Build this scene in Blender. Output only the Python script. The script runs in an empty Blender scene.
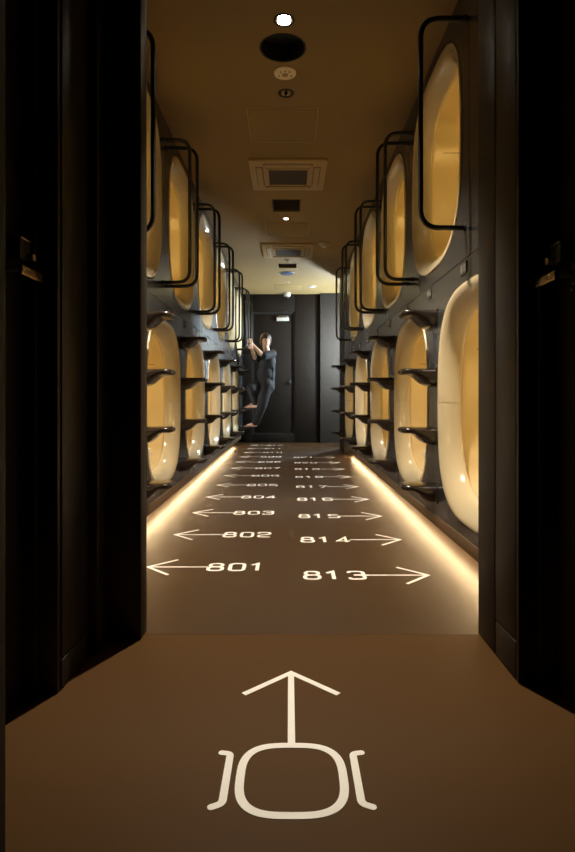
import bpy, bmesh, math, random
from mathutils import Vector, Matrix
R = math.radians
PI = math.pi
random.seed(7)
scene = bpy.context.scene
COL = scene.collection

# ---------------------------------------------------------------- camera
F_PX, CX, CY, H = 570.0, 289.0, 399.0, 0.76
cam_d = bpy.data.cameras.new('camera')
cam = bpy.data.objects.new('camera', cam_d)
COL.objects.link(cam)
cam.location = (0, 0, H)
cam.rotation_euler = (R(90), 0, 0)
cam_d.sensor_fit = 'HORIZONTAL'
cam_d.sensor_width = 36.0
cam_d.lens = 36.0 * F_PX / 575.0
cam_d.shift_x = -(CX - 287.5) / 575.0
cam_d.shift_y = -(426.0 - CY) / 575.0
cam_d.clip_start = 0.02
scene.camera = cam

# ---------------------------------------------------------------- world, exposure
world = bpy.data.worlds.new('world')
scene.world = world
world.use_nodes = True
bgn = world.node_tree.nodes['Background']
bgn.inputs[0].default_value = (0.02, 0.018, 0.016, 1)
bgn.inputs[1].default_value = 0.05
scene.view_settings.view_transform = 'Standard'
scene.view_settings.look = 'None'
scene.view_settings.gamma = 1.0
scene.view_settings.exposure = 0.0
scene.view_settings.use_curve_mapping = False
scene.cycles.use_denoising = True
scene.cycles.max_bounces = 8
scene.cycles.diffuse_bounces = 5
scene.cycles.glossy_bounces = 4
scene.cycles.sample_clamp_indirect = 4.0

# light strengths, all in one place
E_LED = 55.0          # toe-kick LED strips
E_POD = 23.0           # lamp inside each capsule
E_SIDE = 260.0         # tube lamp in the side passage
W_SPOT1, W_SPOT2 = 345.0, 190.0
C_WARM = (1.0, 0.72, 0.38)
C_POD = (1.0, 0.66, 0.19)
C_SIDE = (0.84, 1.0, 1.06)

# ---------------------------------------------------------------- layout numbers
CEIL = 2.59
XR, XL = 0.775, -0.81          # faces of the capsule walls
P, S = 1.2286, 0.6143          # capsule pitch and half pitch
BACK = 9.95
ZSEAM, ZTRIM, ZGAP = 1.377, 0.15, 0.095
RH, RZ = 0.51, 0.535           # half width and half height of a capsule mouth
ZLOW, ZUP = 0.74, 1.987
LOW_R = [2.45 + P * k for k in range(5)]
UP_R = [3.065 + P * k for k in range(4)]
LOW_L = [2.50 + P * k for k in range(6)]
UP_L = [3.115 + P * k for k in range(6)]

# ---------------------------------------------------------------- materials
MATS = {}
def mat(name, color, rough=0.5, metal=0.0, coat=0.0, noise=0.0, nscale=8.0, bump=0.0, bscale=60.0,
        emit=None, estr=0.0, rvar=0.0, spec=0.5, sss=0.0):
    m = bpy.data.materials.new(name)
    m.use_nodes = True
    nt = m.node_tree
    b = nt.nodes['Principled BSDF']
    b.inputs['Base Color'].default_value = (*color, 1)
    b.inputs['Roughness'].default_value = rough
    b.inputs['Metallic'].default_value = metal
    b.inputs['Coat Weight'].default_value = coat
    b.inputs['Coat Roughness'].default_value = 0.06
    b.inputs['Specular IOR Level'].default_value = spec
    if sss:
        b.inputs['Subsurface Weight'].default_value = sss
        b.inputs['Subsurface Radius'].default_value = (0.02, 0.008, 0.004)
    tc = nt.nodes.new('ShaderNodeTexCoord')
    if noise > 0 or rvar > 0:
        n = nt.nodes.new('ShaderNodeTexNoise')
        n.inputs['Scale'].default_value = nscale
        n.inputs['Detail'].default_value = 5
        nt.links.new(tc.outputs['Object'], n.inputs['Vector'])
        if noise > 0:
            mx = nt.nodes.new('ShaderNodeMix')
            mx.data_type = 'RGBA'
            mx.inputs[6].default_value = (*[c * (1 - noise) for c in color], 1)
            mx.inputs[7].default_value = (*[min(1, c * (1 + noise)) for c in color], 1)
            nt.links.new(n.outputs['Fac'], mx.inputs[0])
            nt.links.new(mx.outputs[2], b.inputs['Base Color'])
        if rvar > 0:
            mr = nt.nodes.new('ShaderNodeMapRange')
            mr.inputs[3].default_value = max(0.02, rough - rvar)
            mr.inputs[4].default_value = min(1, rough + rvar)
            nt.links.new(n.outputs['Fac'], mr.inputs[0])
            nt.links.new(mr.outputs[0], b.inputs['Roughness'])
    if bump > 0:
        n2 = nt.nodes.new('ShaderNodeTexNoise')
        n2.inputs['Scale'].default_value = bscale
        n2.inputs['Detail'].default_value = 4
        nt.links.new(tc.outputs['Object'], n2.inputs['Vector'])
        bp = nt.nodes.new('ShaderNodeBump')
        bp.inputs['Strength'].default_value = bump
        bp.inputs['Distance'].default_value = 0.01
        nt.links.new(n2.outputs['Fac'], bp.inputs['Height'])
        nt.links.new(bp.outputs['Normal'], b.inputs['Normal'])
    if emit:
        b.inputs['Emission Color'].default_value = (*emit, 1)
        b.inputs['Emission Strength'].default_value = estr
    MATS[name] = m
    return m

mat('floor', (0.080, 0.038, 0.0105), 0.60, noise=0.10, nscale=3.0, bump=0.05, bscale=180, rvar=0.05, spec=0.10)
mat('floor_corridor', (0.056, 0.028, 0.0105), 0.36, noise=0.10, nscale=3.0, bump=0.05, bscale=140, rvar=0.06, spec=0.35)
mat('ceiling', (0.235, 0.160, 0.064), 0.75, noise=0.05, nscale=2.0)
mat('wall_panel', (0.105, 0.105, 0.11), 0.26, metal=0.75, noise=0.10, nscale=2.5, rvar=0.05)
mat('dark_wall', (0.012, 0.010, 0.008), 0.45, noise=0.15, nscale=3, spec=0.3)
mat('door_dark', (0.013, 0.010, 0.008), 0.42, noise=0.15, nscale=3, spec=0.3)
mat('back_dark', (0.0090, 0.0060, 0.0042), 0.65, noise=0.1, nscale=3, spec=0.1)
mat('white_wall', (0.75, 0.76, 0.74), 0.6, noise=0.02, nscale=3)  # unseen passage walls, kept white to throw back more lamp light
mat('grey_wall', (0.0140, 0.0105, 0.0084), 0.7, spec=0.15, noise=0.08, nscale=2)
mat('capsule', (0.62, 0.525, 0.345), 0.16, coat=0.6, noise=0.03, nscale=2)
mat('capsule_inner', (0.68, 0.54, 0.30), 0.30, noise=0.03, nscale=2)
mat('mattress', (0.82, 0.78, 0.68), 0.85, noise=0.03, nscale=20, bump=0.2, bscale=60)
mat('rail', (0.006, 0.006, 0.006), 0.28, noise=0.1, nscale=10)
mat('step', (0.018, 0.012, 0.010), 0.22, coat=0.3, noise=0.15, nscale=8)
mat('trim', (0.22, 0.145, 0.085), 0.32, metal=0.5, noise=0.1, nscale=6)
mat('paint', (0.96, 0.95, 0.92), 0.55, noise=0.03, nscale=30)
mat('sign_dim', (0.055, 0.055, 0.055), 0.5, noise=0.05, nscale=40)
mat('plate', (0.03, 0.03, 0.03), 0.35, noise=0.05, nscale=40)
mat('plate_text', (0.36, 0.35, 0.29), 0.5, noise=0.05, nscale=40)
mat('chrome', (0.75, 0.72, 0.66), 0.12, metal=1.0, noise=0.03, nscale=10)
mat('brushed', (0.55, 0.53, 0.50), 0.3, metal=1.0, noise=0.05, nscale=40)
mat('handle', (0.28, 0.20, 0.11), 0.25, metal=1.0, noise=0.05, nscale=40)
mat('black', (0.004, 0.004, 0.004), 0.6, noise=0.1, nscale=10)
mat('ac_frame', (0.38, 0.28, 0.15), 0.5, noise=0.04, nscale=8)
mat('ac_dark', (0.05, 0.033, 0.018), 0.6, noise=0.1, nscale=8)
mat('ivory', (0.80, 0.68, 0.48), 0.5, noise=0.03, nscale=20)
mat('white_plastic', (0.42, 0.41, 0.38), 0.4, noise=0.02, nscale=20)
mat('blue_lens', (0.10, 0.14, 0.24), 0.25, noise=0.05, nscale=20)
mat('led', (0.9, 0.8, 0.6), 0.5, noise=0.01, emit=C_WARM, estr=E_LED)
mat('pod_lamp', (0.9, 0.8, 0.6), 0.5, noise=0.01, emit=C_POD, estr=E_POD)
mat('pod_white_fill', (0.9, 0.9, 0.9), 0.5, noise=0.01, emit=(1.0, 0.97, 0.93), estr=E_POD * 3.5)  # added white fill that whitens the far left capsules
mat('side_lamp', (0.9, 0.9, 0.9), 0.5, noise=0.01, emit=C_SIDE, estr=E_SIDE)
mat('bulb', (0.9, 0.9, 0.9), 0.5, noise=0.01, emit=(1, 0.88, 0.68), estr=40.0)
mat('bulb_small', (0.9, 0.9, 0.9), 0.5, noise=0.01, emit=(1, 0.88, 0.70), estr=12.0)
mat('skin', (0.66, 0.42, 0.31), 0.5, noise=0.06, nscale=20, sss=0.1)
mat('hair', (0.055, 0.026, 0.014), 0.4, noise=0.3, nscale=60, bump=0.3, bscale=80)
mat('tunic', (0.013, 0.016, 0.022), 0.85, noise=0.2, nscale=30, bump=0.3, bscale=50)
mat('trousers', (0.010, 0.012, 0.017), 0.8, noise=0.2, nscale=30, bump=0.3, bscale=50)
mat('eye', (0.02, 0.012, 0.01), 0.2, noise=0.05)
mat('lips', (0.50, 0.18, 0.15), 0.45, noise=0.05)

# ---------------------------------------------------------------- helpers
def tag(o, label=None, cat=None, group=None, kind=None):
    if label: o['label'] = label
    if cat: o['category'] = cat
    if group: o['group'] = group
    if kind: o['kind'] = kind
    return o

def link(name, me, m=None, parent=None, loc=None, smooth=None):
    o = bpy.data.objects.new(name, me)
    COL.objects.link(o)
    if m and me is not None and not me.materials:
        me.materials.append(MATS[m])
    if smooth is not None:
        shade(me, smooth)
    if parent: o.parent = parent
    if loc: o.location = loc
    return o

def shade(me, angle):
    for p in me.polygons: p.use_smooth = True
    if angle < 179:
        bm = bmesh.new(); bm.from_mesh(me)
        for e in bm.edges:
            if len(e.link_faces) == 2 and e.calc_face_angle(0) > R(angle): e.smooth = False
        bm.to_mesh(me); bm.free()

def empty(name, loc=(0, 0, 0), rz=0, parent=None):
    o = bpy.data.objects.new(name, None)
    o.empty_display_size = 0.1
    COL.objects.link(o)
    o.location = loc
    o.rotation_euler = (0, 0, rz)
    if parent: o.parent = parent
    return o

def mesh(name, vs, fs, recalc=True):
    me = bpy.data.meshes.new(name)
    me.from_pydata([tuple(v) for v in vs], [], fs)
    if recalc:
        bm = bmesh.new(); bm.from_mesh(me)
        bmesh.ops.recalc_face_normals(bm, faces=bm.faces)
        bm.to_mesh(me); bm.free()
    me.update()
    return me

def box_me(name, x0, x1, y0, y1, z0, z1, bev=0.0, seg=2):
    bm = bmesh.new()
    bmesh.ops.create_cube(bm, size=1)
    for v in bm.verts:
        v.co = Vector(((x0 + x1) / 2 + v.co.x * (x1 - x0), (y0 + y1) / 2 + v.co.y * (y1 - y0), (z0 + z1) / 2 + v.co.z * (z1 - z0)))
    if bev > 0:
        bmesh.ops.bevel(bm, geom=list(bm.edges), offset=bev, segments=seg, affect='EDGES', profile=0.5)
    me = bpy.data.meshes.new(name)
    bm.to_mesh(me); bm.free()
    return me

def box(name, x0, x1, y0, y1, z0, z1, m, parent=None, bev=0.0):
    me = box_me(name, x0, x1, y0, y1, z0, z1, bev)
    return link(name, me, m, parent, smooth=30 if bev else None)

def sweep_me(name, pts, rad, n=10, caps=True):
    """tube along pts; rad a number or list"""
    pts = [Vector(p) for p in pts]
    k = len(pts)
    rads = rad if isinstance(rad, (list, tuple)) else [rad] * k
    vs, fs = [], []
    t0 = (pts[1] - pts[0]).normalized()
    ref = Vector((0, 1, 0)) if abs(t0.y) < 0.9 else Vector((1, 0, 0))
    u = t0.cross(ref).normalized()
    for i in range(k):
        t = (pts[min(i + 1, k - 1)] - pts[max(i - 1, 0)]).normalized()
        u = (u - t * u.dot(t)).normalized()
        w = t.cross(u)
        for j in range(n):
            a = 2 * PI * j / n
            vs.append(pts[i] + (u * math.cos(a) + w * math.sin(a)) * rads[i])
    for i in range(k - 1):
        for j in range(n):
            fs.append((i * n + j, i * n + (j + 1) % n, (i + 1) * n + (j + 1) % n, (i + 1) * n + j))
    if caps:
        fs.append(tuple(range(n)))
        fs.append(tuple((k - 1) * n + j for j in range(n)))
    return mesh(name, vs, fs)

def lathe_me(name, prof, n=32, caps=True):
    """prof: list of (r, h)"""
    vs, fs = [], []
    for r, h in prof:
        for j in range(n):
            a = 2 * PI * j / n
            vs.append((r * math.cos(a), r * math.sin(a), h))
    k = len(prof)
    for i in range(k - 1):
        for j in range(n):
            fs.append((i * n + j, i * n + (j + 1) % n, (i + 1) * n + (j + 1) % n, (i + 1) * n + j))
    if caps and prof[0][0] > 1e-6: fs.append(tuple(range(n)))
    if caps and prof[-1][0] > 1e-6: fs.append(tuple((k - 1) * n + j for j in range(n)))
    me = mesh(name, vs, fs)
    bm = bmesh.new(); bm.from_mesh(me)
    bmesh.ops.remove_doubles(bm, verts=bm.verts, dist=1e-6)
    bm.to_mesh(me); bm.free()
    return me

def superpt(a, r, n=2.9):
    c, s = math.cos(a), math.sin(a)
    return (r * math.copysign(abs(c) ** (2 / n), c), r * math.copysign(abs(s) ** (2 / n), s))

def fillet(poly, rad, closed=False, seg=5):
    """round the corners of a 2-D polyline"""
    out = []
    n = len(poly)
    for i in range(n):
        p = Vector(poly[i])
        if not closed and i in (0, n - 1):
            out.append(p); continue
        a = Vector(poly[(i - 1) % n]); b = Vector(poly[(i + 1) % n])
        da, db = (a - p), (b - p)
        r = min(rad, da.length * 0.499, db.length * 0.499)
        p0, p1 = p + da.normalized() * r, p + db.normalized() * r
        for k in range(seg + 1):
            t = k / seg
            out.append(p0 * (1 - t) ** 2 + p * 2 * t * (1 - t) + p1 * t ** 2)
    return out

def ribbon(acc, poly, w, closed=False, z0=0.0, z1=0.0004):
    """flat stroke of width w along a 2-D polyline, appended to acc=(verts, faces)"""
    vs, fs = acc
    pts = [Vector(p) for p in poly]
    n = len(pts)
    base = len(vs)
    for i in range(n):
        if closed: a, b = pts[(i - 1) % n], pts[(i + 1) % n]
        else: a, b = pts[max(i - 1, 0)], pts[min(i + 1, n - 1)]
        d0 = (pts[i] - a); d1 = (b - pts[i])
        if d0.length < 1e-9: d0 = d1
        if d1.length < 1e-9: d1 = d0
        d0.normalize(); d1.normalize()
        n0, n1 = Vector((-d0.y, d0.x)), Vector((-d1.y, d1.x))
        m = (n0 + n1)
        if m.length < 1e-6: m = n0
        m.normalize()
        m = m * (w / 2) / max(0.35, m.dot(n0))
        for s, z in ((1, z0), (1, z1), (-1, z1), (-1, z0)):
            q = pts[i] + m * s
            vs.append((q.x, q.y, z))
    for i in range(n if closed else n - 1):
        j = (i + 1) % n
        for k in range(4):
            fs.append((base + i * 4 + k, base + i * 4 + (k + 1) % 4, base + j * 4 + (k + 1) % 4, base + j * 4 + k))
    if not closed:
        for i in (0, n - 1): fs.append(tuple(base + i * 4 + k for k in range(4)))

# stroke digits inside a unit box: x 0..1, y 0..1
def digit_strokes(ch):
    L = {
        '0': [([(0, 0), (1, 0), (1, 1), (0, 1)], True)],
        '1': [([(0.18, 0.78), (0.62, 1.0), (0.62, 0.0)], False)],
        '2': [([(0, 0.74), (0, 1), (1, 1), (1, 0.58), (0, 0.36), (0, 0), (1, 0)], False)],
        '3': [([(0, 0.80), (0, 1), (1, 1), (1, 0.52), (0.3, 0.52)], False), ([(0.3, 0.52), (1, 0.52), (1, 0), (0, 0), (0, 0.2)], False)],
        '4': [([(1.05, 0.24), (0, 0.24), (0.72, 1.0), (0.72, 0.0)], False)],
        '5': [([(0.95, 1), (0, 1), (0, 0.58), (1, 0.58), (1, 0), (0, 0), (0, 0.2)], False)],
        '6': [([(1, 0.8), (1, 1), (0, 1), (0, 0), (1, 0), (1, 0.56), (0, 0.56)], False)],
        '7': [([(0, 1), (1, 1), (0.35, 0)], False)],
        '8': [([(0, 0), (1, 0), (1, 0.52), (0, 0.52)], True), ([(0.06, 0.52), (0.94, 0.52), (0.94, 1), (0.06, 1)], True)],
        '9': [([(0, 0.2), (0, 0), (1, 0), (1, 1), (0, 1), (0, 0.44), (1, 0.44)], False)],
    }
    return L[ch]

def digit_me(ch, w, h, sw, thick=0.0004):
    acc = ([], [])
    for q_, (poly, closed) in enumerate(digit_strokes(ch)):
        pl = [(x * (w - sw) + sw / 2, y * (h - sw) + sw / 2) for x, y in poly]
        sharp = ch in '147'
        pl = pl if sharp else fillet(pl, min(w, h) * 0.30, closed)
        ribbon(acc, pl, sw, closed, 0.0001 * q_, thick + 0.0001 * q_)
    return mesh('digit', acc[0], acc[1])

# ---------------------------------------------------------------- floor and ceiling
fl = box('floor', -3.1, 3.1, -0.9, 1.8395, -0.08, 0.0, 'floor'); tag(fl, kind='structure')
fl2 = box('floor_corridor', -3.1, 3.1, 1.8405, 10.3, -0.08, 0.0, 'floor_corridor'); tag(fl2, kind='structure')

cutters = []   # (x, y, rx or (w, d), kind)
DL = [(-0.024, 2.752, 0.042), (-0.018, 3.41, 0.040), (-0.03, 5.79, 0.038)]
VENT = (-0.032, 2.972, 0.117)
GRILLES = [(-0.025, 5.24, 5.55, 0.25), (-0.02, 7.70, 7.96, 0.26)]
def ceiling_mesh():
    me = box_me('ceiling', -3.1, 3.1, -0.9, 10.3, CEIL, CEIL + 0.16)
    o = bpy.data.objects.new('tmp_ceiling', me); COL.objects.link(o)
    bm = bmesh.new()
    for x, y, r in DL + [VENT]:
        ret = bmesh.ops.create_cone(bm, cap_ends=True, segments=40, radius1=r, radius2=r, depth=0.20)
        bmesh.ops.translate(bm, verts=ret['verts'], vec=(x, y, CEIL))
    for x, y0, y1, w in GRILLES:
        ret = bmesh.ops.create_cube(bm, size=1)
        for v in ret['verts']:
            v.co = Vector((x + v.co.x * w, (y0 + y1) / 2 + v.co.y * (y1 - y0), CEIL + v.co.z * 0.16))
    cme = bpy.data.meshes.new('tmp_cut'); bm.to_mesh(cme); bm.free()
    c = bpy.data.objects.new('tmp_cut', cme); COL.objects.link(c)
    md = o.modifiers.new('b', 'BOOLEAN'); md.object = c; md.operation = 'DIFFERENCE'; md.solver = 'EXACT'
    bpy.context.view_layer.update()
    dg = bpy.context.evaluated_depsgraph_get()
    res = bpy.data.meshes.new_from_object(o.evaluated_get(dg))
    bpy.data.objects.remove(o); bpy.data.objects.remove(c)
    res.name = 'ceiling'
    res.materials.clear()
    return res
ceil = link('ceiling', ceiling_mesh(), 'ceiling'); tag(ceil, kind='structure')

# access hatches in the ceiling: slightly proud panel with a shadow gap frame
for x, y0, y1, w in [(-0.042, 3.584, 4.058, 0.45), (-0.02, 5.91, 6.40, 0.46), (-0.03, 9.07, 9.55, 0.47)]:
    h = box('access_panel', x - w / 2 + .008, x + w / 2 - .008, y0 + .008, y1 - .008, CEIL - 0.005, CEIL + .001, 'ceiling', ceil, 0.002)
    acc = ([], [])
    ribbon(acc, [(x - w / 2, y0), (x + w / 2, y0), (x + w / 2, y1), (x - w / 2, y1)], 0.006, True, CEIL - 0.003, CEIL + .001)
    link('panel_frame', mesh('panel_frame', *acc), 'ac_frame', h)

# ---------------------------------------------------------------- capsule walls
def mouth(n=64, ins=0.0, e=3.0):
    return [capsule_pt(2 * PI * i / n, ins, e) for i in range(n)]
def capsule_pt(a, ins, e):
    y, z = superpt(a, 1.0, e)
    return y * (RH - ins), z * (RZ - ins)

def panel_me(y0, y1, z0, z1, zc, th=0.014):
    """rectangular panel centred on y=0 with a capsule-mouth hole; front face at x=0, body to +x"""
    n = 72
    hole = mouth(n, -0.005)
    rect = []
    for (hy, hz) in hole:                    # project hole points onto the rectangle
        z = hz
        k = 1e9
        if hy > 1e-9: k = min(k, y1 / hy)
        if hy < -1e-9: k = min(k, y0 / hy)
        if z > 1e-9: k = min(k, (z1 - zc) / z)
        if z < -1e-9: k = min(k, (z0 - zc) / z)
        rect.append([hy * k, z * k])
    # snap nearest point to every corner
    for cy, cz in ((y0, z0 - zc), (y0, z1 - zc), (y1, z0 - zc), (y1, z1 - zc)):
        i = min(range(n), key=lambda i: (rect[i][0] - cy) ** 2 + (rect[i][1] - cz) ** 2)
        rect[i] = [cy, cz]
    vs = []
    for x in (0, th):
        vs += [(x, a, b) for a, b in hole]
        vs += [(x, a, b) for a, b in rect]
    fs = []
    for i in range(n):
        j = (i + 1) % n
        fs.append((i, j, n + j, n + i))
        fs.append((2 * n + i, 3 * n + i, 3 * n + j, 2 * n + j))
        fs.append((n + i, n + j, 3 * n + j, 3 * n + i))
        fs.append((i, 2 * n + i, 2 * n + j, j))
    return mesh('wall_panel', vs, fs)

g = 0.0022
ME_PL = panel_me(-S + g, S - g, ZTRIM, ZSEAM - g, ZLOW)
ME_PU = panel_me(-S + g, S - g, ZSEAM + g, CEIL - 0.004, ZUP)
for m_ in (ME_PL, ME_PU): m_.materials.append(MATS['wall_panel'])

wall_r = empty('wall_right', (XR, 0, 0)); tag(wall_r, kind='structure')
wall_l = empty('wall_left', (XL, 0, 0), PI); tag(wall_l, kind='structure')
def side(sgn):  # helper: parent, sign
    return wall_r if sgn > 0 else wall_l
def add_panel(sgn, me, y, zc):
    o = link('wall_panel', me, None, side(sgn))
    o.location = (0, y if sgn > 0 else -y, zc)
    return o
for y in LOW_R: add_panel(1, ME_PL, y, ZLOW)
for y in UP_R: add_panel(1, ME_PU, y, ZUP)
for y in LOW_L: add_panel(-1, ME_PL, y, ZLOW)
for y in UP_L: add_panel(-1, ME_PU, y, ZUP)
def filler(sgn, y0, y1, z0, z1):
    if sgn > 0: o = box('wall_panel', 0, .014, y0 + g, y1 - g, z0, z1, 'wall_panel', wall_r)
    else: o = box('wall_panel', 0, .014, -y1 + g, -y0 - g, z0, z1, 'wall_panel', wall_l)
filler(1, 1.86, UP_R[0] - S, ZSEAM + g, CEIL - .004)
filler(1, UP_R[-1] + S, LOW_R[-1] + S, ZSEAM + g, CEIL - .004)
filler(-1, 1.886, UP_L[0] - S, ZSEAM + g, CEIL - .004)
filler(-1, UP_L[-1] + S, BACK, ZSEAM + g, CEIL - .004)
filler(-1, LOW_L[-1] + S, BACK, ZTRIM, ZSEAM - g)
RE = LOW_R[-1] + S      # end of the right capsule wall
REND = 8.70             # end of the pier behind it

# closed body behind the panels (keeps the capsule tunnels inside a real wall)
tag(box('wall_right_end', XR - 0.004, 3.0, RE + g, REND - 0.02, 0, CEIL - .001, 'dark_wall'), kind='structure')
tag(box('wall_passage_reflector', XR + 0.03, 2.95, REND - 0.0195, REND, 0, CEIL - .001, 'white_wall'), kind='structure')  # added white sheet, out of view, reflecting the passage lamp
tag(box('wall_right_outer', 2.95, 3.1, 1.86, 10.3, 0, CEIL, 'white_wall'), kind='structure')
tag(box('wall_left_outer', -3.1, -2.95, 1.86, 10.3, 0, CEIL, 'dark_wall'), kind='structure')

# floating trim at the foot of the walls, recessed kick board, LED strip
ORDW = ['first', 'second', 'third', 'fourth', 'fifth', 'sixth']
WALLW = {1: 'wall facing the person', -1: 'wall the person climbs'}
ORDM = ORDW + ['seventh', 'eighth', 'ninth', 'tenth', 'eleventh', 'twelfth']
def foot(sgn, x, y0, y1):
    nm = 'right' if sgn > 0 else 'left'
    a, b = sorted((x - sgn * 0.008, x + sgn * 0.012))
    t = box('baseboard_' + nm, a, b, y0, y1, ZGAP, ZTRIM, 'trim', None, 0.003); tag(t, kind='structure')
    a, b = sorted((x + sgn * 0.012, x + sgn * 0.16))
    box('soffit', a, b, y0, y1, ZGAP + 0.028, ZTRIM - 0.002, 'dark_wall', t)
    a, b = sorted((x + sgn * 0.16, x + sgn * 0.18))
    box('kick_board', a, b, y0, y1, 0, ZTRIM - 0.002, 'dark_wall', t)
    a, b = sorted((x + sgn * 0.080, x + sgn * 0.094))
    l = empty('led_strip', (0, y0, 0))
    me = box_me('diffuser', a, b, 0.02, y1 - y0 - 0.25, ZGAP + 0.014, ZGAP + 0.022)
    link('diffuser', me, 'led', l)
    me = box_me('channel', a - .004, b + .004, 0.02, y1 - y0 - 0.25, ZGAP + 0.0222, ZGAP + 0.0279)
    link('channel', me, 'brushed', l)
    tag(l, 'warm linear light strip glowing at the foot of the ' + WALLW[sgn], 'light strip', 'floor light strips under the capsule walls')
foot(1, XR, 1.87, RE)
foot(-1, XL, 1.887, BACK - 0.45)

# ---------------------------------------------------------------- sleeping capsules
NPH = 40
def shell_me(name, a0, a1, prof, e=3.0, seg=NPH, gap=0.0010):
    """ring section between angles; prof = (inset, depth)"""
    vs, fs = [], []
    cols = []
    for i in range(seg + 1):
        a = a0 + (a1 - a0) * i / seg
        for ins, d in prof:
            y, z = capsule_pt(a, ins, e)
            if abs(math.sin(a)) < 1e-6:      # keep a hairline joint between the halves
                z = gap if (a0 + a1) / 2 < PI else -gap
            vs.append((d, y, z))
    k = len(prof)
    for i in range(seg):
        for j in range(k - 1):
            fs.append((i * k + j, i * k + j + 1, (i + 1) * k + j + 1, (i + 1) * k + j))
    return mesh(name, vs, fs, recalc=False)

PROF = [(0.0, 0.014), (0.0, 0.0), (0.002, -0.004), (0.008, -0.006), (0.018, -0.005), (0.036, 0.002), (0.056, 0.016),
        (0.074, 0.036), (0.088, 0.058), (0.096, 0.078), (0.0985, 0.088), (0.0965, 0.095), (0.090, 0.100)]
ME_GA = mesh('shadow_gap', [(0.010 if k == 0 else 0.004, *capsule_pt(2 * PI * i / 72, (0.002, -0.0055)[k], 3.0)) for k in range(2) for i in range(72)],
             [(i, (i + 1) % 72, 72 + (i + 1) % 72, 72 + i) for i in range(72)])  # black ring paints the shade in the gap around each capsule
ME_SU = shell_me('upper_shell', 0, PI, PROF)
ME_SL = shell_me('lower_shell', PI, 2 * PI, PROF)
def liner_me():
    prof = [(0.0895, 0.098), (0.082, 0.125), (0.080, 0.9), (0.080, 1.96), (0.11, 2.03), (0.20, 2.05)]
    vs, fs = [], []
    n = 64
    for ins, d in prof:
        for i in range(n):
            y, z = capsule_pt(2 * PI * i / n, ins, 3.4)
            vs.append((d, y, z))
    for i in range(len(prof) - 1):
        for j in range(n):
            fs.append((i * n + j, i * n + (j + 1) % n, (i + 1) * n + (j + 1) % n, (i + 1) * n + j))
    fs.append(tuple((len(prof) - 1) * n + j for j in range(n)))
    return mesh('liner', vs, fs, recalc=False)
ME_LI = liner_me()
def joint_me():
    """thin raised joint running along the liner, 0.28 above its middle"""
    vs, fs = [], []
    zt = 0.27
    yy = (RH - 0.080) * (1 - (zt / (RZ - 0.080)) ** 3.4) ** (1 / 3.4) - 0.0035
    for s in (-1, 1):
        b = len(vs)
        for d in (0.165, 1.95):
            for dz in (-0.0022, 0.0022):
                for o in (0, 0.006):
                    vs.append((d, s * (yy + o), zt + dz))
        q = [(0, 1, 3, 2), (4, 6, 7, 5), (0, 4, 5, 1), (2, 3, 7, 6), (0, 2, 6, 4), (1, 5, 7, 3)]
        fs += [tuple(b + i for i in f) for f in q]
    return mesh('liner_joint', vs, fs)
ME_JO = joint_me()
ME_MA = box_me('mattress', 0.17, 1.98, -0.385, 0.385, -0.435, -0.325, 0.04, 4)
# reading lamp on the side wall of the tunnel
ME_LA = box_me('reading_lamp', 0.42, 0.72, -0.428, -0.408, 0.05, 0.20, 0.006, 2)
ME_LB = box_me('lamp_diffuser', 0.44, 0.70, -0.408, -0.404, 0.06, 0.19, 0.001, 1)
for me, m_ in ((ME_SU, 'capsule'), (ME_SL, 'capsule'), (ME_LI, 'capsule_inner'), (ME_JO, 'trim'), (ME_GA, 'black'), (ME_MA, 'mattress'), (ME_LA, 'white_plastic'), (ME_LB, 'pod_lamp')):
    me.materials.append(MATS[m_])
    shade(me, 40)
# a mirrored set for the left wall so that the lamp stays on the near side of every tunnel
def mirrored(me):
    m2 = me.copy()
    for v in m2.vertices: v.co.y = -v.co.y
    m2.flip_normals()
    return m2
ME_LA2, ME_LB2 = mirrored(ME_LA), mirrored(ME_LB)
ME_LB3 = ME_LB2.copy(); ME_LB3.materials.clear(); ME_LB3.materials.append(MATS['pod_white_fill'])

def nth(k, n):   # counted from the back door
    return ORDW[n - 1 - k]
def capsule(sgn, y, zc, k, n, lower):
    row = 'lower' if lower else 'upper'
    white = sgn < 0 and y > 7.2          # far capsules get an added white fill lamp to pale them
    o = empty('sleeping_capsule', (XR if sgn > 0 else XL, y, zc), 0 if sgn > 0 else PI)
    tag(o, 'cream %s-lit %s-row capsule, %s from the back door, %s' % ('white' if white else 'amber', row, nth(k, n), WALLW[sgn]), 'sleeping capsule', 'sleeping capsules in two rows')
    link('upper_shell', ME_SU, None, o)
    link('lower_shell', ME_SL, None, o)
    li = link('liner', ME_LI, None, o)
    link('liner_joint', ME_JO, None, li)
    link('shadow_gap', ME_GA, None, o)
    link('mattress', ME_MA, None, o)
    la = link('reading_lamp', ME_LA if sgn > 0 else ME_LA2, None, o)
    link('lamp_diffuser', ME_LB if sgn > 0 else (ME_LB3 if white else ME_LB2), None, la)
for k, y in enumerate(LOW_L): capsule(-1, y, ZLOW, k, 6, True)
for k, y in enumerate(UP_L): capsule(-1, y, ZUP, k, 6, False)
for k, y in enumerate(LOW_R): capsule(1, y, ZLOW, k, 5, True)
for k, y in enumerate(UP_R): capsule(1, y, ZUP, k, 4, False)

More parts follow.
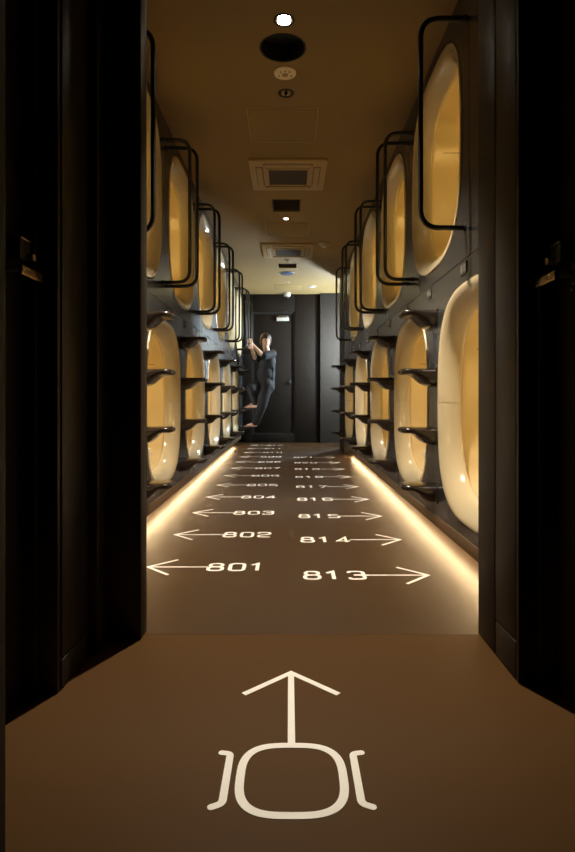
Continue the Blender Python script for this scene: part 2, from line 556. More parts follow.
# ---------------------------------------------------------------- climbing steps
def step_me():
    vs, fs = [], []
    Lg, n = 0.182, 20
    us = [0, .08, .2, .35, .5, .62, .74, .84, .91, .96, .99, 1.0]
    for u in us:
        x = -u * Lg
        hw = 0.092 - 0.010 * u
        if u > 0.7: hw *= math.sqrt(max(0.02, 1 - ((u - 0.7) / 0.305) ** 2)) * 0.55 + 0.45
        t = 0.033 + 0.060 * (0.5 + 0.5 * math.cos(PI * min(1, max(0, (u - 0.20) / 0.50))))
        if u > 0.9: t *= math.sqrt(max(0.05, 1 - ((u - 0.9) / 0.102) ** 2))
        top = -0.0 if u < 0.9 else -(0.033 - t) * 0.5
        for j in range(n):
            cy, cz = superpt(2 * PI * j / n, 1.0, 4.0)
            vs.append((x, cy * hw, top - t / 2 + cz * t / 2))
    for i in range(len(us) - 1):
        for j in range(n):
            fs.append((i * n + j, i * n + (j + 1) % n, (i + 1) * n + (j + 1) % n, (i + 1) * n + j))
    fs.append(tuple(range(n)))
    fs.append(tuple((len(us) - 1) * n + j for j in range(n)))
    return mesh('tread', vs, fs)
ME_ST = step_me(); ME_ST.materials.append(MATS['step']); shade(ME_ST, 50)
ME_SP = box_me('mounting_plate', -0.006, 0.0, -0.094, 0.094, -0.096, 0.001, 0.002, 1); ME_SP.materials.append(MATS['step'])
STEP_Z = [1.232, 0.922, 0.610, 0.308]
ORD = ['top', 'second highest', 'second lowest', 'bottom']
def steps(sgn, y, k, n):
    for z, od in zip(STEP_Z, ORD):
        o = empty('climbing_step', (XR if sgn > 0 else XL, y, z), 0 if sgn > 0 else PI)
        tag(o, '%s glossy dark step, %s step column from back door, %s' % (od, nth(k, n), WALLW[sgn]), 'step', 'climbing steps between the lower capsules')
        link('tread', ME_ST, None, o)
        link('mounting_plate', ME_SP, None, o)
for k, y in enumerate(LOW_R): steps(1, y + S, k, 5)
for k, y in enumerate(LOW_L): steps(-1, y + S, k, 6)

# ---------------------------------------------------------------- grab rails beside the upper capsules
def rail_me(out):
    zt, zb, r = 2.435, 1.514, 0.085
    path = [(0.0, zt), (-out, zt), (-out, zb), (0.0, zb)]
    pl = fillet(path, r, False, 8)
    return sweep_me('tube', [(p[0], 0, p[1]) for p in pl], 0.0118, 12)
ME_RA, ME_RB = rail_me(0.168), rail_me(0.195)
for m_ in (ME_RA, ME_RB): m_.materials.append(MATS['rail']); shade(m_, 60)
ME_FL = lathe_me('flange', [(0.0, 0.0), (0.017, 0.0), (0.017, 0.004), (0.014, 0.006), (0.0, 0.006)], 20); ME_FL.materials.append(MATS['rail'])
def rail(sgn, y, me, label):
    o = empty('grab_rail', (XR if sgn > 0 else XL, y, 0), 0 if sgn > 0 else PI)
    tag(o, label, 'grab rail', 'black tube grab rails beside the upper capsules')
    link('tube', me, None, o)
    for z in (2.435, 1.514):
        f = link('flange', ME_FL, None, o, (0, 0, z))
        f.rotation_euler = (0, R(-90), 0)
for sgn, ups, da, db in ((1, UP_R, 0.555, 0.53), (-1, UP_L, 0.535, 0.57)):
    for k, c in enumerate(ups):
        w = nth(k, len(ups))
        rail(sgn, c - da, ME_RB, 'black rail on entrance side of %s upper capsule from back door, %s' % (w, WALLW[sgn]))
        rail(sgn, c + db, ME_RA, 'black rail on far side of %s upper capsule from back door, %s' % (w, WALLW[sgn]))

# ---------------------------------------------------------------- number plates on the walls
DIG_S = {c: digit_me(c, 0.017, 0.030, 0.0042, 0.0008) for c in '0123456789'}
for d in DIG_S.values(): d.materials.append(MATS['plate_text'])
ME_NP = box_me('plate_base', -0.040, 0.040, -0.027, 0.027, 0, 0.004, 0.0008, 1); ME_NP.materials.append(MATS['plate'])
def plate(sgn, y, num):
    o = empty('number_plate', ((XR - 0.0002) if sgn > 0 else (XL + 0.0002), y, 1.338))
    # local x = reading direction, local y = up, local z = out of the wall
    if sgn > 0: o.rotation_euler = Matrix(((0, 0, -1), (-1, 0, 0), (0, 1, 0))).to_euler()
    else: o.rotation_euler = Matrix(((0, 0, 1), (1, 0, 0), (0, 1, 0))).to_euler()
    tag(o, 'small dark plate reading %d, %s from the entrance, %s' % (num, ORDM[(num - 801) % 12], WALLW[sgn]), 'number plate', 'capsule number plates')
    link('plate_base', ME_NP, None, o)
    for i, c in enumerate(str(num)):
        link('digit', DIG_S[c], None, o, (-0.033 + i * 0.0245, -0.015, 0.0041))
for k in range(9): plate(1, 2.524 + k * S, 813 + k)
for k in range(12): plate(-1, 2.574 + k * S, 801 + k)

# ---------------------------------------------------------------- floor numbers with arrows
DIG_F = {c: digit_me(c, 0.079, 0.122, 0.0168) for c in '0123456789'}
for d in DIG_F.values(): d.materials.append(MATS['paint'])
def arrow_me(Lg, sgn):
    acc = ([], [])
    ribbon(acc, [(0, 0), (sgn * Lg, 0)], 0.0125)
    ribbon(acc, [(sgn * (Lg - 0.115), 0.115), (sgn * Lg, 0), (sgn * (Lg - 0.115), -0.115)], 0.0145, False, 0.0001, 0.0006)
    return mesh('arrow', acc[0], acc[1])
ME_AL, ME_AR = arrow_me(0.272, -1), arrow_me(0.272, 1)
for m_ in (ME_AL, ME_AR): m_.materials.append(MATS['paint'])
def floor_number(sgn, y, num):
    x0 = -0.370 if sgn < 0 else 0.060
    o = empty('floor_number', (x0, y, 0.0004))
    tag(o, 'white floor number %d, %s row from the entrance, arrow toward %s' % (num, ORDM[(num - 801) % 12], WALLW[sgn]), 'floor marking', 'painted floor numbers with arrows')
    for i, c in enumerate(str(num)):
        link('digit', DIG_F[c], None, o, (i * 0.0962 - (0.012 if c == '1' else 0), -0.061, 0))
    a = link('arrow', ME_AL if sgn < 0 else ME_AR, None, o)
    a.location = (0.004, 0, 0.0002) if sgn < 0 else (0.268, 0, 0.0002)
for k in range(12): floor_number(-1, 2.577 + k * 0.6143, 801 + k)
for k in range(9): floor_number(1, 2.457 + k * 0.6205, 813 + k)

# large symbol on the floor of the entrance
sy = empty('floor_symbol', (0.0055, 1.144, 0.0004))
tag(sy, 'large white floor symbol of a capsule outline with arrow and brackets', 'floor marking')
acc = ([], [])
ribbon(acc, [(0, 0.108), (0, 0.436)], 0.0165)
link('arrow_stem', mesh('arrow_stem', *acc), 'paint', sy)
acc = ([], [])
ribbon(acc, [(-0.122, 0.322), (0, 0.437), (0.122, 0.322)], 0.017)
link('arrow_head', mesh('arrow_head', *acc), 'paint', sy, (0, 0, 0.0003))
acc = ([], [])
ring = [superpt(2 * PI * i / 72, 1.0, 3.1) for i in range(72)]
ribbon(acc, [(a * 0.1035, b * 0.1055) for a, b in ring], 0.0175, True)
link('capsule_outline', mesh('capsule_outline', *acc), 'paint', sy, (0, 0, 0.0003))
for s in (-1, 1):
    acc = ([], [])
    pl = fillet([(s * 0.149, 0.080), (s * 0.131, 0.077), (s * 0.131, -0.074), (s * 0.150, -0.083)], 0.024, False, 6)
    ribbon(acc, pl, 0.0155)
    for e_ in (pl[0], pl[-1]):
        ribbon(acc, [(e_[0] + 0.004 * math.cos(R(a)), e_[1] + 0.004 * math.sin(R(a))) for a in range(0, 360, 30)], 0.0078, True, 0.0001, 0.0005)
    link('bracket', mesh('bracket', *acc), 'paint', sy)

# ---------------------------------------------------------------- back wall, door, side passage
wb = box('wall_back', -3.0, 3.0, BACK + 0.12, BACK + 0.3, 0, CEIL, 'back_dark'); tag(wb, kind='structure')
X0, X1 = -0.815, 0.54
dx0, dx1, dz0, dz1 = -0.612, 0.07, 0.165, 2.25
for a in ((X0, dx0 - .03, 0, CEIL), (dx1 + .03, X1, 0, CEIL), (dx0 - .03, dx1 + .03, dz1 + .03, CEIL), (dx0 - .03, dx1 + .03, 0, dz0 - .02)):
    box('wall_panel', a[0] + .001, a[1] - .001, BACK, BACK + .119, a[2] + .001, a[3] - .001, 'back_dark', wb, 0.002)
tag(box('wall_back_side', X1 + .002, 2.95, BACK - 0.10, BACK + 0.119, 0, CEIL - .001, 'grey_wall'), kind='structure')
d3 = box('door_3', dx0, dx1, BACK + 0.05, BACK + 0.10, dz0, dz1, 'back_dark', None, 0.003); tag(d3, kind='structure')
acc_f = [(dx0 - .029, dx0 - .001, dz0 - .019, dz1 + .029), (dx1 + .001, dx1 + .029, dz0 - .019, dz1 + .029), (dx0 - .001, dx1 + .001, dz1 + .001, dz1 + .029), (dx0 - .001, dx1 + .001, dz0 - .019, dz0 - .001)]
for a in acc_f: box('door_frame', a[0], a[1], BACK + .03, BACK + .118, a[2], a[3], 'black', d3)
dc = box('door_closer', -0.215, 0.0, BACK - 0.012, BACK + 0.05, 2.125, 2.185, 'white_plastic', d3, 0.006)
box('closer_arm', -0.19, -0.02, BACK + 0.0, BACK + 0.02, 2.200, 2.214, 'brushed', dc, 0.003)
box('closer_bracket', -0.035, -0.01, BACK + 0.0, BACK + 0.03, 2.186, 2.216, 'brushed', dc, 0.003)
lv = box('lever_handle', -0.05, 0.02, BACK + .0, BACK + .018, 1.045, 1.062, 'black', d3, 0.003)
box('handle_rose', 0.0, 0.04, BACK + .0181, BACK + .05, 1.02, 1.09, 'black', lv, 0.003)

# tube lamp that lights the side passage behind the right capsule wall
lx, ly = 1.05, 9.25
tl = empty('pendant_lamp', (lx, ly, 0))
tag(tl, 'white tube pendant lamp hanging in the side passage behind the capsule wall', 'pendant lamp')
link('tube', lathe_me('tube', [(0, 1.15), (0.045, 1.15), (0.05, 1.16), (0.05, 2.14), (0.045, 2.15), (0, 2.15)], 20), 'side_lamp', tl)
link('cap', lathe_me('cap', [(0, 2.151), (0.052, 2.151), (0.052, 2.2), (0.01, 2.22), (0, 2.22)], 20), 'white_plastic', tl)
link('cord', sweep_me('cord', [(0, 0, 2.2), (0, 0, CEIL)], 0.004, 8), 'black', tl)

# ---------------------------------------------------------------- entrance: piers, doors
ZT = CEIL - 0.001
tag(box('wall_entrance_left', -3.0, -0.467, 1.797, 1.872, 0, ZT, 'dark_wall', None, 0.002), kind='structure')
tag(box('trim_1', -1.2, -0.569, 1.692, 1.7965, 0, ZT, 'door_dark', None, 0.002), kind='structure')
t2 = box('trim_2', -1.2, -0.596, 1.468, 1.6915, 0, ZT, 'door_dark', None, 0.003); tag(t2, kind='structure')
box('inset_panel', -0.5958, -0.5915, 1.487, 1.672, 0.085, 2.45, 'door_dark', t2, 0.002)
box('toe_panel', -0.5958, -0.5925, 1.487, 1.672, 0.004, 0.078, 'door_dark', t2, 0.001)
tag(box('trim_3', -1.2, -0.641, 1.441, 1.4675, 0, ZT, 'door_dark', None, 0.002), kind='structure')
tag(box('wall_entry_left', -1.2, -0.72, -0.9, 1.4405, 0, ZT, 'dark_wall'), kind='structure')
tag(box('trim_4', -1.2, -0.447, 0.72, 0.90, 0, ZT, 'black', None, 0.002), kind='structure')

wr = box('wall_entrance_right', 0.618, 3.0, 1.520, 1.845, 0, ZT, 'dark_wall'); tag(wr, kind='structure')
box('side_panel', 0.612, 0.6178, 1.697, 1.843, 0.003, ZT - .003, 'door_dark', wr, 0.0015)
box('side_panel', 0.612, 0.6178, 1.540, 1.690, 0.11, ZT - .003, 'door_dark', wr, 0.0015)
box('side_panel', 0.612, 0.6178, 1.540, 1.690, 0.003, 0.105, 'door_dark', wr, 0.0015)
box('side_panel', 0.612, 0.6178, 1.519, 1.535, 0.003, ZT - .003, 'door_dark', wr, 0.0015)
tag(box('trim_5', 0.657, 1.2, 1.494, 1.5195, 0, ZT, 'door_dark', None, 0.002), kind='structure')
tag(box('wall_entry_right', 0.75, 1.2, -0.9, 1.4935, 0, ZT, 'dark_wall'), kind='structure')
tag(box('wall_entry_rear', -1.2, 1.2, -1.0, -0.9, 0, ZT, 'dark_wall'), kind='structure')

def entry_door(name, x, sgn, y0, y1, hy, ky):
    """leaf parallel to y; sgn=+1 leaf faces -x"""
    a, b = sorted((x, x + sgn * 0.045))
    d = box(name, a, b, y0, y1, 0.006, 2.2, 'door_dark', None, 0.003); tag(d, kind='structure')
    a, b = sorted((x, x + sgn * 0.045))
    tag(box(name.replace('door', 'trim_header'), a, b, y0, y1, 2.205, ZT, 'dark_wall'), kind='structure')
    # lock case with a bright strip as painted top-edge highlight, then the lever on a round rose
    a, b = sorted((x - sgn * 0.0002, x - sgn * 0.030))
    lc = box('lock_case', a, b, ky - 0.028, ky + 0.028, 1.098, 1.146, 'black', d, 0.006)
    a, b = sorted((x - sgn * 0.002, x - sgn * 0.032))
    box('lock_highlight', a, b, ky - 0.026, ky + 0.024, 1.1465, 1.150, 'brushed', lc, 0.001)
    tt = lathe_me('thumb_turn', [(0, 0), (0.009, 0), (0.009, 0.016), (0, 0.016)], 16)
    o = link('thumb_turn', tt, 'brushed', lc, (x - sgn * 0.0302, ky + 0.012, 1.108)); o.rotation_euler = (0, -sgn * R(90), 0)
    me = lathe_me('handle_rose', [(0, 0), (0.026, 0), (0.026, 0.006), (0.02, 0.009), (0, 0.009)], 24)
    ro = link('handle_rose', me, 'black', d, (x - sgn * 0.0001, hy, 1.062)); ro.rotation_euler = (0, -sgn * R(90), 0)
    pts = [(x - sgn * 0.009, hy, 1.062), (x - sgn * 0.045, hy, 1.062), (x - sgn * 0.055, hy + 0.006, 1.060), (x - sgn * 0.058, hy + 0.012, 1.058)]
    link('lever_neck', sweep_me('lever_neck', pts, 0.008, 10), 'brushed', d)
    a, b = sorted((x - sgn * 0.050, x - sgn * 0.062))
    lh = box('lever_handle', a, b, hy - 0.018, hy + 0.094, 1.045, 1.070, 'handle', d, 0.004)
    for z in (1.098, 1.028):
        m = lathe_me('screw', [(0, 0), (0.005, 0), (0.004, 0.003), (0, 0.003)], 12)
        s = link('screw', m, 'brushed', d, (x - sgn * 0.0005, hy + 0.02, z)); s.rotation_euler = (0, -sgn * R(90), 0)
entry_door('door_1', -0.672, -1, 0.905, 1.440, 1.322, 1.390)
entry_door('door_2', 0.697, 1, 0.60, 1.493, 1.382, 1.430)

# dim wayfinding sign on the left pier: an arrow, a row of small characters and a line below
sg = empty('wall_sign', (-0.517, 1.7966, 1.36))
tag(sg, 'dim grey arrow sign with small characters on the dark entrance pier', 'sign')
def up_sign(name, polys, w):
    acc = ([], [])
    for pl in polys: ribbon(acc, pl, w, False, 0.0, 0.0008)
    me = mesh(name, [(x, -z, y) for x, y, z in acc[0]], acc[1])
    return link(name, me, 'sign_dim', sg)
up_sign('arrow', [[(-0.022, 0.028), (0.040, 0.028)], [(-0.010, 0.040), (-0.022, 0.028), (-0.010, 0.016)]], 0.0045)
chars = [[[(0, 12), (0, 0)], [(0, 6), (6, 6), (6, 0)]], [[(0, 0), (6, 0), (6, 12), (0, 12), (0, 0)], [(0, 6), (6, 6)]],
         [[(0, 10), (6, 10), (6, 0), (0, 0)]], [[(6, 11), (0, 6), (6, 0)]]]
for i, ch in enumerate(chars):
    up_sign('character', [[(-0.020 + i * 0.016 + a * 0.0017, -0.010 + b * 0.0012) for a, b in pl] for pl in ch], 0.0018)
up_sign('caption', [[(-0.022 + i * 0.008, -0.022), (-0.017 + i * 0.008, -0.022)] for i in range(8)], 0.004)

# ---------------------------------------------------------------- ceiling fittings
def downlight(x, y, r, lit, bulb, watts, label, col=(1.0, 0.86, 0.66)):
    o = empty('downlight', (x, y, CEIL))
    tag(o, label, 'downlight', 'recessed ceiling downlights')
    link('trim_ring', lathe_me('trim_ring', [(r - .002, 0.004), (r - .002, -0.003), (r + 0.007, -0.004), (r + 0.009, -0.0005), (r - .002, 0.004)], 40, False), 'black', o, smooth=40)
    link('reflector', lathe_me('reflector', [(r - 0.004, 0.0), (r - 0.008, 0.025), (r * 0.62, 0.055), (r * 0.60, 0.060)], 40, False), 'chrome', o, smooth=60)
    if lit:
        link('bulb', lathe_me('bulb', [(0, 0.0), (r * 0.42, 0.002), (r * 0.6, 0.012), (r * 0.6, 0.05), (0, 0.05)], 32), bulb, o, smooth=60)
        ld = bpy.data.lights.new('spot', 'SPOT')
        ld.energy = watts; ld.color = col; ld.spot_size = R(92); ld.spot_blend = 0.6; ld.shadow_soft_size = 0.025
        lo = bpy.data.objects.new('spot', ld); COL.objects.link(lo); lo.parent = o; lo.location = (0, 0, -0.008)
    else:
        link('bulb', lathe_me('bulb', [(0, 0.012), (r * 0.22, 0.014), (r * 0.25, 0.05), (0, 0.05)], 24), 'black', o, smooth=60)
downlight(*DL[0], True, 'bulb', W_SPOT1, 'brightly lit round downlight beside the large black ceiling opening')
downlight(*DL[1], False, None, 0, 'unlit chrome downlight between round ceiling speaker and access panel')
downlight(*DL[2], True, 'bulb_small', W_SPOT2, 'small lit downlight past the first black ceiling grille', (1.0, 0.96, 0.90))

o = empty('ceiling_opening', (VENT[0], VENT[1], CEIL))
tag(o, 'large round black recessed opening in the ceiling', 'vent')
r = VENT[2]
link('recess', lathe_me('recess', [(r - .003, 0.0), (r - .004, 0.085), (0, 0.088)], 48, False), 'black', o, smooth=40)
link('rim', lathe_me('rim', [(r - .004, 0.003), (r - .004, -0.002), (r + .004, -0.003), (r + .005, -.0005), (r - .004, 0.003)], 48, False), 'black', o, smooth=40)

def round_speaker(x, y):
    o = empty('ceiling_speaker', (x, y, CEIL))
    tag(o, 'pale round ceiling speaker disc beside the large black opening', 'speaker')
    link('disc', lathe_me('disc', [(0, -0.001), (0.062, -0.001), (0.062, -0.007), (0.055, -0.011), (0, -0.013)], 40), 'ivory', o, smooth=40)
    link('centre_cap', lathe_me('centre_cap', [(0.016, -0.013), (0.017, -0.0165), (0.010, -0.018), (0, -0.018)], 24), 'ac_frame', o, smooth=40)
    for a in (20, 160, 230, 270, 310):
        link('screw', lathe_me('screw', [(0.004, -0.012), (0.004, -0.0145), (0, -0.0145)], 10), 'ac_dark', o, (0.036 * math.cos(R(a)), 0.036 * math.sin(R(a)), 0))
round_speaker(-0.022, 3.195)

def cassette(x, y0, y1, w, label):
    o = empty('air_conditioner', (x, (y0 + y1) / 2, CEIL))
    tag(o, label, 'air conditioner', 'square ceiling cassette air conditioners')
    d = (y1 - y0) / 2; h = w / 2
    z1, z0 = -0.001, -0.024
    link('panel', box_me('panel', -h, h, -d, d, z0, z1, 0.008, 2), 'ac_frame', o, smooth=30)
    f = 0.055
    for nm, a in (('louvre', (-h + .12, h - .12, -d + f, -d + f + .045)), ('louvre', (-h + .12, h - .12, d - f - .045, d - f)),
                  ('louvre', (-h + f, -h + f + .045, -d + .12, d - .12)), ('louvre', (h - f - .045, h - f, -d + .12, d - .12))):
        link('outlet_slot', box_me('outlet_slot', a[0] - .006, a[1] + .006, a[2] - .006, a[3] + .006, z0 - .0015, z0 + .002), 'ac_dark', o)
        link(nm, box_me(nm, a[0], a[1], a[2], a[3], z0 - .008, z0 - .0016, 0.002, 1), 'ac_frame', o)
    gr = 0.155
    it = link('intake_grille', box_me('intake_grille', -gr, gr, -gr, gr, z0 - .004, z0 + .001), 'ac_dark', o)
    for i in range(15):
        xx = -gr + 0.012 + i * (2 * gr - 0.024) / 14
        link('slat', box_me('slat', xx - .004, xx + .004, -gr + .006, gr - .006, z0 - .008, z0 - .0042), 'ac_frame' if False else 'ac_dark', it)
    acc = ([], [])
    ribbon(acc, [(-gr - .01, -gr - .01), (gr + .01, -gr - .01), (gr + .01, gr + .01), (-gr - .01, gr + .01)], 0.018, True, z0 - .009, z0 + .0005)
    link('grille_frame', mesh('grille_frame', *acc), 'ac_frame', o)
cassette(-0.007, 4.328, 4.943, 0.607, 'square ceiling air conditioner before the lit small downlight')
cassette(-0.012, 6.69, 7.33, 0.62, 'square ceiling air conditioner beside the pale smoke detector')

for i, (x, y0, y1, w) in enumerate(GRILLES):
    o = empty('ceiling_grille', (x, (y0 + y1) / 2, CEIL))
    tag(o, ['black rectangular grille beyond the first ceiling air conditioner', 'dark rectangular grille beyond the second ceiling air conditioner'][i], 'grille', 'rectangular ceiling grilles')
    d = (y1 - y0) / 2; h = w / 2
    link('backing', box_me('backing', -h + .002, h - .002, -d + .002, d - .002, 0.05, 0.06), 'black', o)
    acc = ([], [])
    ribbon(acc, [(-h, -d), (h, -d), (h, d), (-h, d)], 0.014, True, -0.005, 0.0)
    link('frame', mesh('frame', *acc), 'black' if i == 0 else 'ac_frame', o)
    for j in range(10):
        yy = -d + 0.02 + j * (2 * d - 0.04) / 9
        s = link('slat', box_me('slat', -h + .004, h - .004, -0.010, 0.010, -0.001, 0.001), 'ac_dark', o, (0, yy, 0.012))
        s.rotation_euler = (R(35), 0, 0)

def lathe_thing(name, label, cat, loc, parts, group=None):
    o = empty(name, loc)
    tag(o, label, cat, group)
    for nm, prof, m_, off in parts:
        link(nm, lathe_me(nm, prof, 28), m_, o, off, smooth=40)
    return o
lathe_thing('smoke_detector', 'pale round smoke detector beside the second ceiling air conditioner', 'smoke detector', (0.41, 6.69, CEIL), [
    ('base', [(0, 0), (0.06, 0), (0.06, -0.018), (0.05, -0.022), (0, -0.022)], 'white_plastic', None),
    ('sensor_head', [(0.038, -0.0222), (0.036, -0.042), (0.025, -0.048), (0, -0.048)], 'white_plastic', None)])
lathe_thing('ceiling_sensor', 'tiny pale round sensor between second air conditioner and dark grille', 'sensor', (-0.02, 7.5, CEIL), [
    ('base', [(0, 0), (0.035, 0), (0.033, -0.012), (0, -0.014)], 'white_plastic', None),
    ('lens', [(0.014, -0.0138), (0.012, -0.022), (0, -0.025)], 'black', None)])
lathe_thing('ceiling_sensor', 'tiny pale round sensor beside the last access panel', 'sensor', (-0.02, 8.9, CEIL), [
    ('base', [(0, 0), (0.035, 0), (0.033, -0.012), (0, -0.014)], 'white_plastic', None),
    ('lens', [(0.014, -0.0138), (0.012, -0.022), (0, -0.025)], 'black', None)])
lathe_thing('round_sign_lamp', 'flat bluish round ceiling fitting past the second dark grille', 'ceiling fitting', (-0.03, 8.27, CEIL), [
    ('base', [(0, 0), (0.115, 0), (0.112, -0.008), (0, -0.009)], 'white_plastic', None),
    ('lens', [(0.102, -0.0088), (0.085, -0.022), (0, -0.03)], 'blue_lens', None)])
lathe_thing('ceiling_lamp', 'small white oval ceiling lamp near the back wall', 'ceiling lamp', (0.375, 9.25, CEIL), [
    ('base', [(0, 0), (0.07, 0), (0.068, -0.006), (0, -0.007)], 'white_plastic', None),
    ('lens', [(0.055, -0.0068), (0.045, -0.016), (0, -0.02)], 'white_plastic', None)])
lathe_thing('security_camera', 'white dome security camera above the back door', 'security camera', (-0.03, 9.82, CEIL), [
    ('base', [(0, 0), (0.058, 0), (0.06, -0.05), (0.052, -0.07), (0, -0.07)], 'white_plastic', None),
    ('dome', [(0.042, -0.0695), (0.038, -0.09), (0.022, -0.105), (0, -0.11)], 'black', None)])
# ---------------------------------------------------------------- person climbing the steps
def vox(name, caps, ells, voxel, m, parent, smooth_it=6):
    """one continuous surface from tapered capsules (a, b, ra, rb) and ellipsoids (matrix)"""
    bm = bmesh.new()
    def sphere(mx, u=16, v=12):
        ret = bmesh.ops.create_uvsphere(bm, u_segments=u, v_segments=v, radius=1.0)
        bmesh.ops.transform(bm, matrix=mx, verts=ret['verts'])
    for a, b, ra, rb in caps:
        a, b = Vector(a), Vector(b)
        d = b - a
        L = max(d.length, 1e-5)
        q = d.to_track_quat('Z', 'Y').to_matrix().to_4x4()
        ret = bmesh.ops.create_cone(bm, cap_ends=True, segments=14, radius1=ra, radius2=rb, depth=L)
        bmesh.ops.transform(bm, matrix=Matrix.Translation((a + b) / 2) @ q, verts=ret['verts'])
        sphere(Matrix.Translation(a) @ Matrix.Scale(ra, 4), 12, 8)
        sphere(Matrix.Translation(b) @ Matrix.Scale(rb, 4), 12, 8)
    for mx in ells: sphere(mx, 24, 16)
    me = bpy.data.meshes.new('tmp'); bm.to_mesh(me); bm.free()
    o = bpy.data.objects.new('tmp', me); COL.objects.link(o)
    r = o.modifiers.new('r', 'REMESH'); r.mode = 'VOXEL'; r.voxel_size = voxel; r.adaptivity = 0.0
    s = o.modifiers.new('s', 'SMOOTH'); s.factor = 0.5; s.iterations = smooth_it
    bpy.context.view_layer.update()
    dg = bpy.context.evaluated_depsgraph_get()
    res = bpy.data.meshes.new_from_object(o.evaluated_get(dg))
    bpy.data.objects.remove(o)
    res.materials.clear()
    res.name = name
    out = link(name, res, m, parent)
    for p in res.polygons: p.use_smooth = True
    return out

def ell(c, r, rot=None):
    mx = Matrix.Translation(Vector(c))
    if rot is not None: mx = mx @ rot.to_4x4()
    return mx @ Matrix.Diagonal((*r, 1))

def frame(fwd, up=Vector((0, 0, 1))):
    """columns: x = right, y = forward, z = up"""
    f = Vector(fwd).normalized()
    r_ = f.cross(up).normalized()
    u = r_.cross(f)
    return Matrix((r_, f, u)).transposed()

person = empty('person', (-0.60, 9.20, 0.300))
tag(person, 'person in dark loose lounge wear climbing barefoot on the steps, holding a grab rail', 'person')
INV = Matrix.Translation((0.60, -9.20, -0.300))
RAILX, RAILY = XL + 0.195, UP_L[5] - 0.535
BF = frame((-0.85, -0.53, 0))
sh_l, sh_r = Vector((-0.258, 9.00, 1.475)), Vector((-0.425, 9.25, 1.475))
el_l, el_r = Vector((-0.400, 8.86, 1.430)), Vector((-0.535, 9.03, 1.40))
wr_l, wr_r = Vector((-0.572, 8.765, 1.605)), Vector((-0.575, 8.80, 1.53))
hip_l, hip_r = Vector((-0.355, 9.08, 1.00)), Vector((-0.42, 9.24, 1.01))
kn_l, kn_r = Vector((-0.43, 9.10, 0.655)), Vector((-0.590, 8.99, 0.930))
an_l, an_r = Vector((-0.560, 9.200, 0.372)), Vector((-0.565, 9.235, 0.690))
chest = Vector((-0.350, 9.125, 1.36)); belly = Vector((-0.375, 9.145, 1.16)); pelvis = Vector((-0.385, 9.16, 1.02))
neck = Vector((-0.350, 9.10, 1.50)); headc = Vector((-0.370, 9.06, 1.684))
HF = frame((0.30, -0.93, -0.12))
def hp(x, y, z): return headc + HF @ Vector((x, y, z))

caps = [(pelvis, belly, 0.105, 0.095), (belly, chest, 0.095, 0.115), (chest, neck, 0.10, 0.055), (neck, hp(0, -0.02, -0.06), 0.050, 0.052),
        (chest + Vector((0, 0, .08)), sh_l, 0.075, 0.052), (chest + Vector((0, 0, .08)), sh_r, 0.075, 0.052),
        (sh_l, el_l, 0.048, 0.037), (el_l, wr_l, 0.038, 0.025), (sh_r, el_r, 0.048, 0.037), (el_r, wr_r, 0.038, 0.025),
        (pelvis, hip_l, 0.10, 0.085), (pelvis, hip_r, 0.10, 0.085), (hip_l, kn_l, 0.080, 0.055), (hip_r, kn_r, 0.080, 0.055),
        (kn_l, an_l, 0.052, 0.034), (kn_r, an_r, 0.052, 0.034)]
# feet: heel, ball, five toes
for an, z in ((an_l, STEP_Z[3]), (an_r, STEP_Z[2])):
    y = 9.225 if an is an_l else 9.275
    heel = Vector((an.x + 0.022, an.y, z + 0.032)); ball = Vector((an.x - 0.125, y, z + 0.020))
    caps += [(an, heel, 0.032, 0.029), (heel, ball, 0.028, 0.019), (an + Vector((-.01, 0, -.015)), ball + Vector((0, 0, .004)), 0.028, 0.018),
             (ball + Vector((.01, -.02, 0)), ball + Vector((.01, .02, 0)), 0.018, 0.017)]
    for i in range(5):
        oy = -0.030 + i * 0.015
        ln = 0.045 - abs(i - 1) * 0.006
        caps.append((ball + Vector((0, oy, -.002)), ball + Vector((-ln, oy * 1.15, -.006)), 0.010, 0.0075))
# hands closed round the rail tube
for wr_, zc in ((wr_l, 1.645), (wr_r, 1.560)):
    cx, cy = RAILX, RAILY
    rb = 0.0118
    palm = Vector((cx + 0.034, cy + 0.006, zc))
    caps += [(wr_, palm + Vector((.006, .004, -.012)), 0.024, 0.022), (palm + Vector((0, 0, -.028)), palm + Vector((0, 0, .028)), 0.017, 0.016),
             (palm + Vector((.010, 0, -.022)), palm + Vector((.008, 0, .024)), 0.016, 0.015)]
    for i in range(4):
        zf = zc + 0.030 - i * 0.0195
        rr = rb + 0.0085
        ex = (0.0, 0.012, 0.006, -0.008)[i]
        pts = []
        for k in range(6):
            a = R(10 - (150 + ex * 2500) * k / 5)
            pts.append(Vector((cx + math.cos(a) * (rr + 0.012 * (1 - k / 5)), cy + math.sin(a) * (rr + 0.004), zf)))
        pts[0] = palm + Vector((0, -0.004, zf - zc))
        for k in range(5): caps.append((pts[k], pts[k + 1], 0.0088 - k * 0.0004, 0.0084 - k * 0.0004))
    tp = [palm + Vector((0.0, 0.008, 0.014)), Vector((cx + 0.018, cy + 0.022, zc + 0.030)), Vector((cx - 0.004, cy + 0.024, zc + 0.040))]
    for k in range(2): caps.append((tp[k], tp[k + 1], 0.011 - k * .001, 0.009))
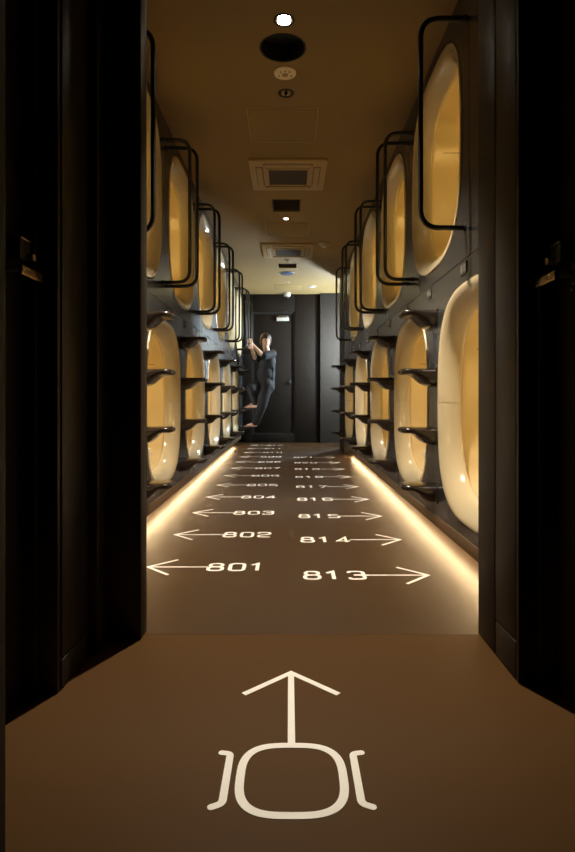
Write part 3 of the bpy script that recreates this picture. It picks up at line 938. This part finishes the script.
# head: skull, jaw, cheeks, nose, ears
ells = [ell(hp(0, -0.012, 0.022), (0.074, 0.090, 0.092), HF), ell(hp(0, 0.020, -0.045), (0.054, 0.062, 0.062), HF), ell(hp(0, 0.022, -0.012), (0.066, 0.062, 0.06), HF),
        ell(chest + Vector((0, 0, .02)), (0.155, 0.105, 0.14), BF), ell(pelvis, (0.15, 0.11, 0.11), BF)]
caps += [(hp(0, 0.086, 0.010), hp(0, 0.098, -0.020), 0.007, 0.0115), (hp(0, 0.060, -0.090), hp(0, 0.056, -0.086), 0.018, 0.018),
         (hp(-0.076, -0.008, 0.012), hp(-0.073, -0.004, -0.024), 0.012, 0.008), (hp(0.076, -0.008, 0.012), hp(0.073, -0.004, -0.024), 0.012, 0.008)]
tr = lambda c: [(INV @ Vector(a), INV @ Vector(b), p, q) for a, b, p, q in c]
te = lambda e: [INV @ m_ for m_ in e]
body = vox('body', tr(caps), te(ells), 0.0062, 'skin', person, 3)
# tunic with elbow-length sleeves and a loose hem
sl_l = sh_l.lerp(el_l, 0.92); sl_r = sh_r.lerp(el_r, 0.92)
tcap = [(chest + Vector((0, 0, .085)), sh_l, 0.085, 0.066), (chest + Vector((0, 0, .085)), sh_r, 0.085, 0.066), (sh_l, sl_l, 0.066, 0.068), (sh_r, sl_r, 0.066, 0.068),
        (chest, belly, 0.13, 0.125), (belly, pelvis + Vector((.01, 0, -0.07)), 0.125, 0.14), (chest, neck + Vector((0, .01, -.035)), 0.10, 0.070)]
tel = [ell(chest, (0.175, 0.128, 0.16), BF), ell(belly, (0.165, 0.130, 0.17), BF), ell(pelvis + Vector((.005, 0, -.04)), (0.18, 0.142, 0.14), BF)]
for k in range(5):   # folds running down the back
    a = R(200 + k * 35)
    o_ = BF @ Vector((math.cos(a) * 0.160, math.sin(a) * 0.125, 0))
    tcap.append((chest + o_ * 0.93 + Vector((0, 0, .05)), pelvis + o_ * 1.02 + Vector((0, 0, -.09)), 0.012, 0.020))
vox('tunic', tr(tcap), te(tel), 0.010, 'tunic', person, 4)
lcap = [(pelvis, hip_l, 0.125, 0.115), (pelvis, hip_r, 0.125, 0.115), (hip_l, kn_l, 0.108, 0.082), (hip_r, kn_r, 0.108, 0.084),
        (kn_l, an_l + Vector((.022, 0, .018)), 0.080, 0.064), (kn_r, an_r + Vector((.018, 0, .02)), 0.080, 0.062)]
vox('trousers', tr(lcap), [], 0.010, 'trousers', person, 4)
# hair: chin-length bob with fringe
hel = [ell(hp(0, -0.026, 0.036), (0.086, 0.094, 0.094), HF), ell(hp(0, -0.05, -0.02), (0.078, 0.062, 0.075), HF)]
hcap = []
for s in (-1, 1):
    hcap += [(hp(s * 0.070, 0.020, 0.055), hp(s * 0.079, 0.012, -0.045), 0.018, 0.013), (hp(s * 0.078, -0.02, 0.03), hp(s * 0.075, -0.02, -0.065), 0.020, 0.014)]
for i in range(7):
    x = -0.060 + i * 0.020
    hcap.append((hp(x * 0.7, 0.045, 0.105 - abs(x) * 0.3), hp(x * 1.1, 0.080 - abs(x) * 0.5, 0.040 + abs(x) * 0.1), 0.020, 0.009))
vox('hair', tr(hcap), te(hel), 0.0065, 'hair', person, 2)
def blob(name, c, r, m):
    me = bpy.data.meshes.new(name)
    bm = bmesh.new(); bmesh.ops.create_uvsphere(bm, u_segments=14, v_segments=10, radius=1)
    bmesh.ops.transform(bm, matrix=INV @ ell(c, r, HF), verts=bm.verts)
    bm.to_mesh(me); bm.free()
    o = link(name, me, m, body, smooth=179)
    return o
for s in (-1, 1):
    blob('eye', hp(s * 0.031, 0.0795, 0.002), (0.0125, 0.006, 0.0055), 'eye')
    blob('eyebrow', hp(s * 0.032, 0.081, 0.022), (0.017, 0.005, 0.003), 'hair')
blob('lips', hp(0, 0.0815, -0.056), (0.019, 0.007, 0.0065), 'lips')
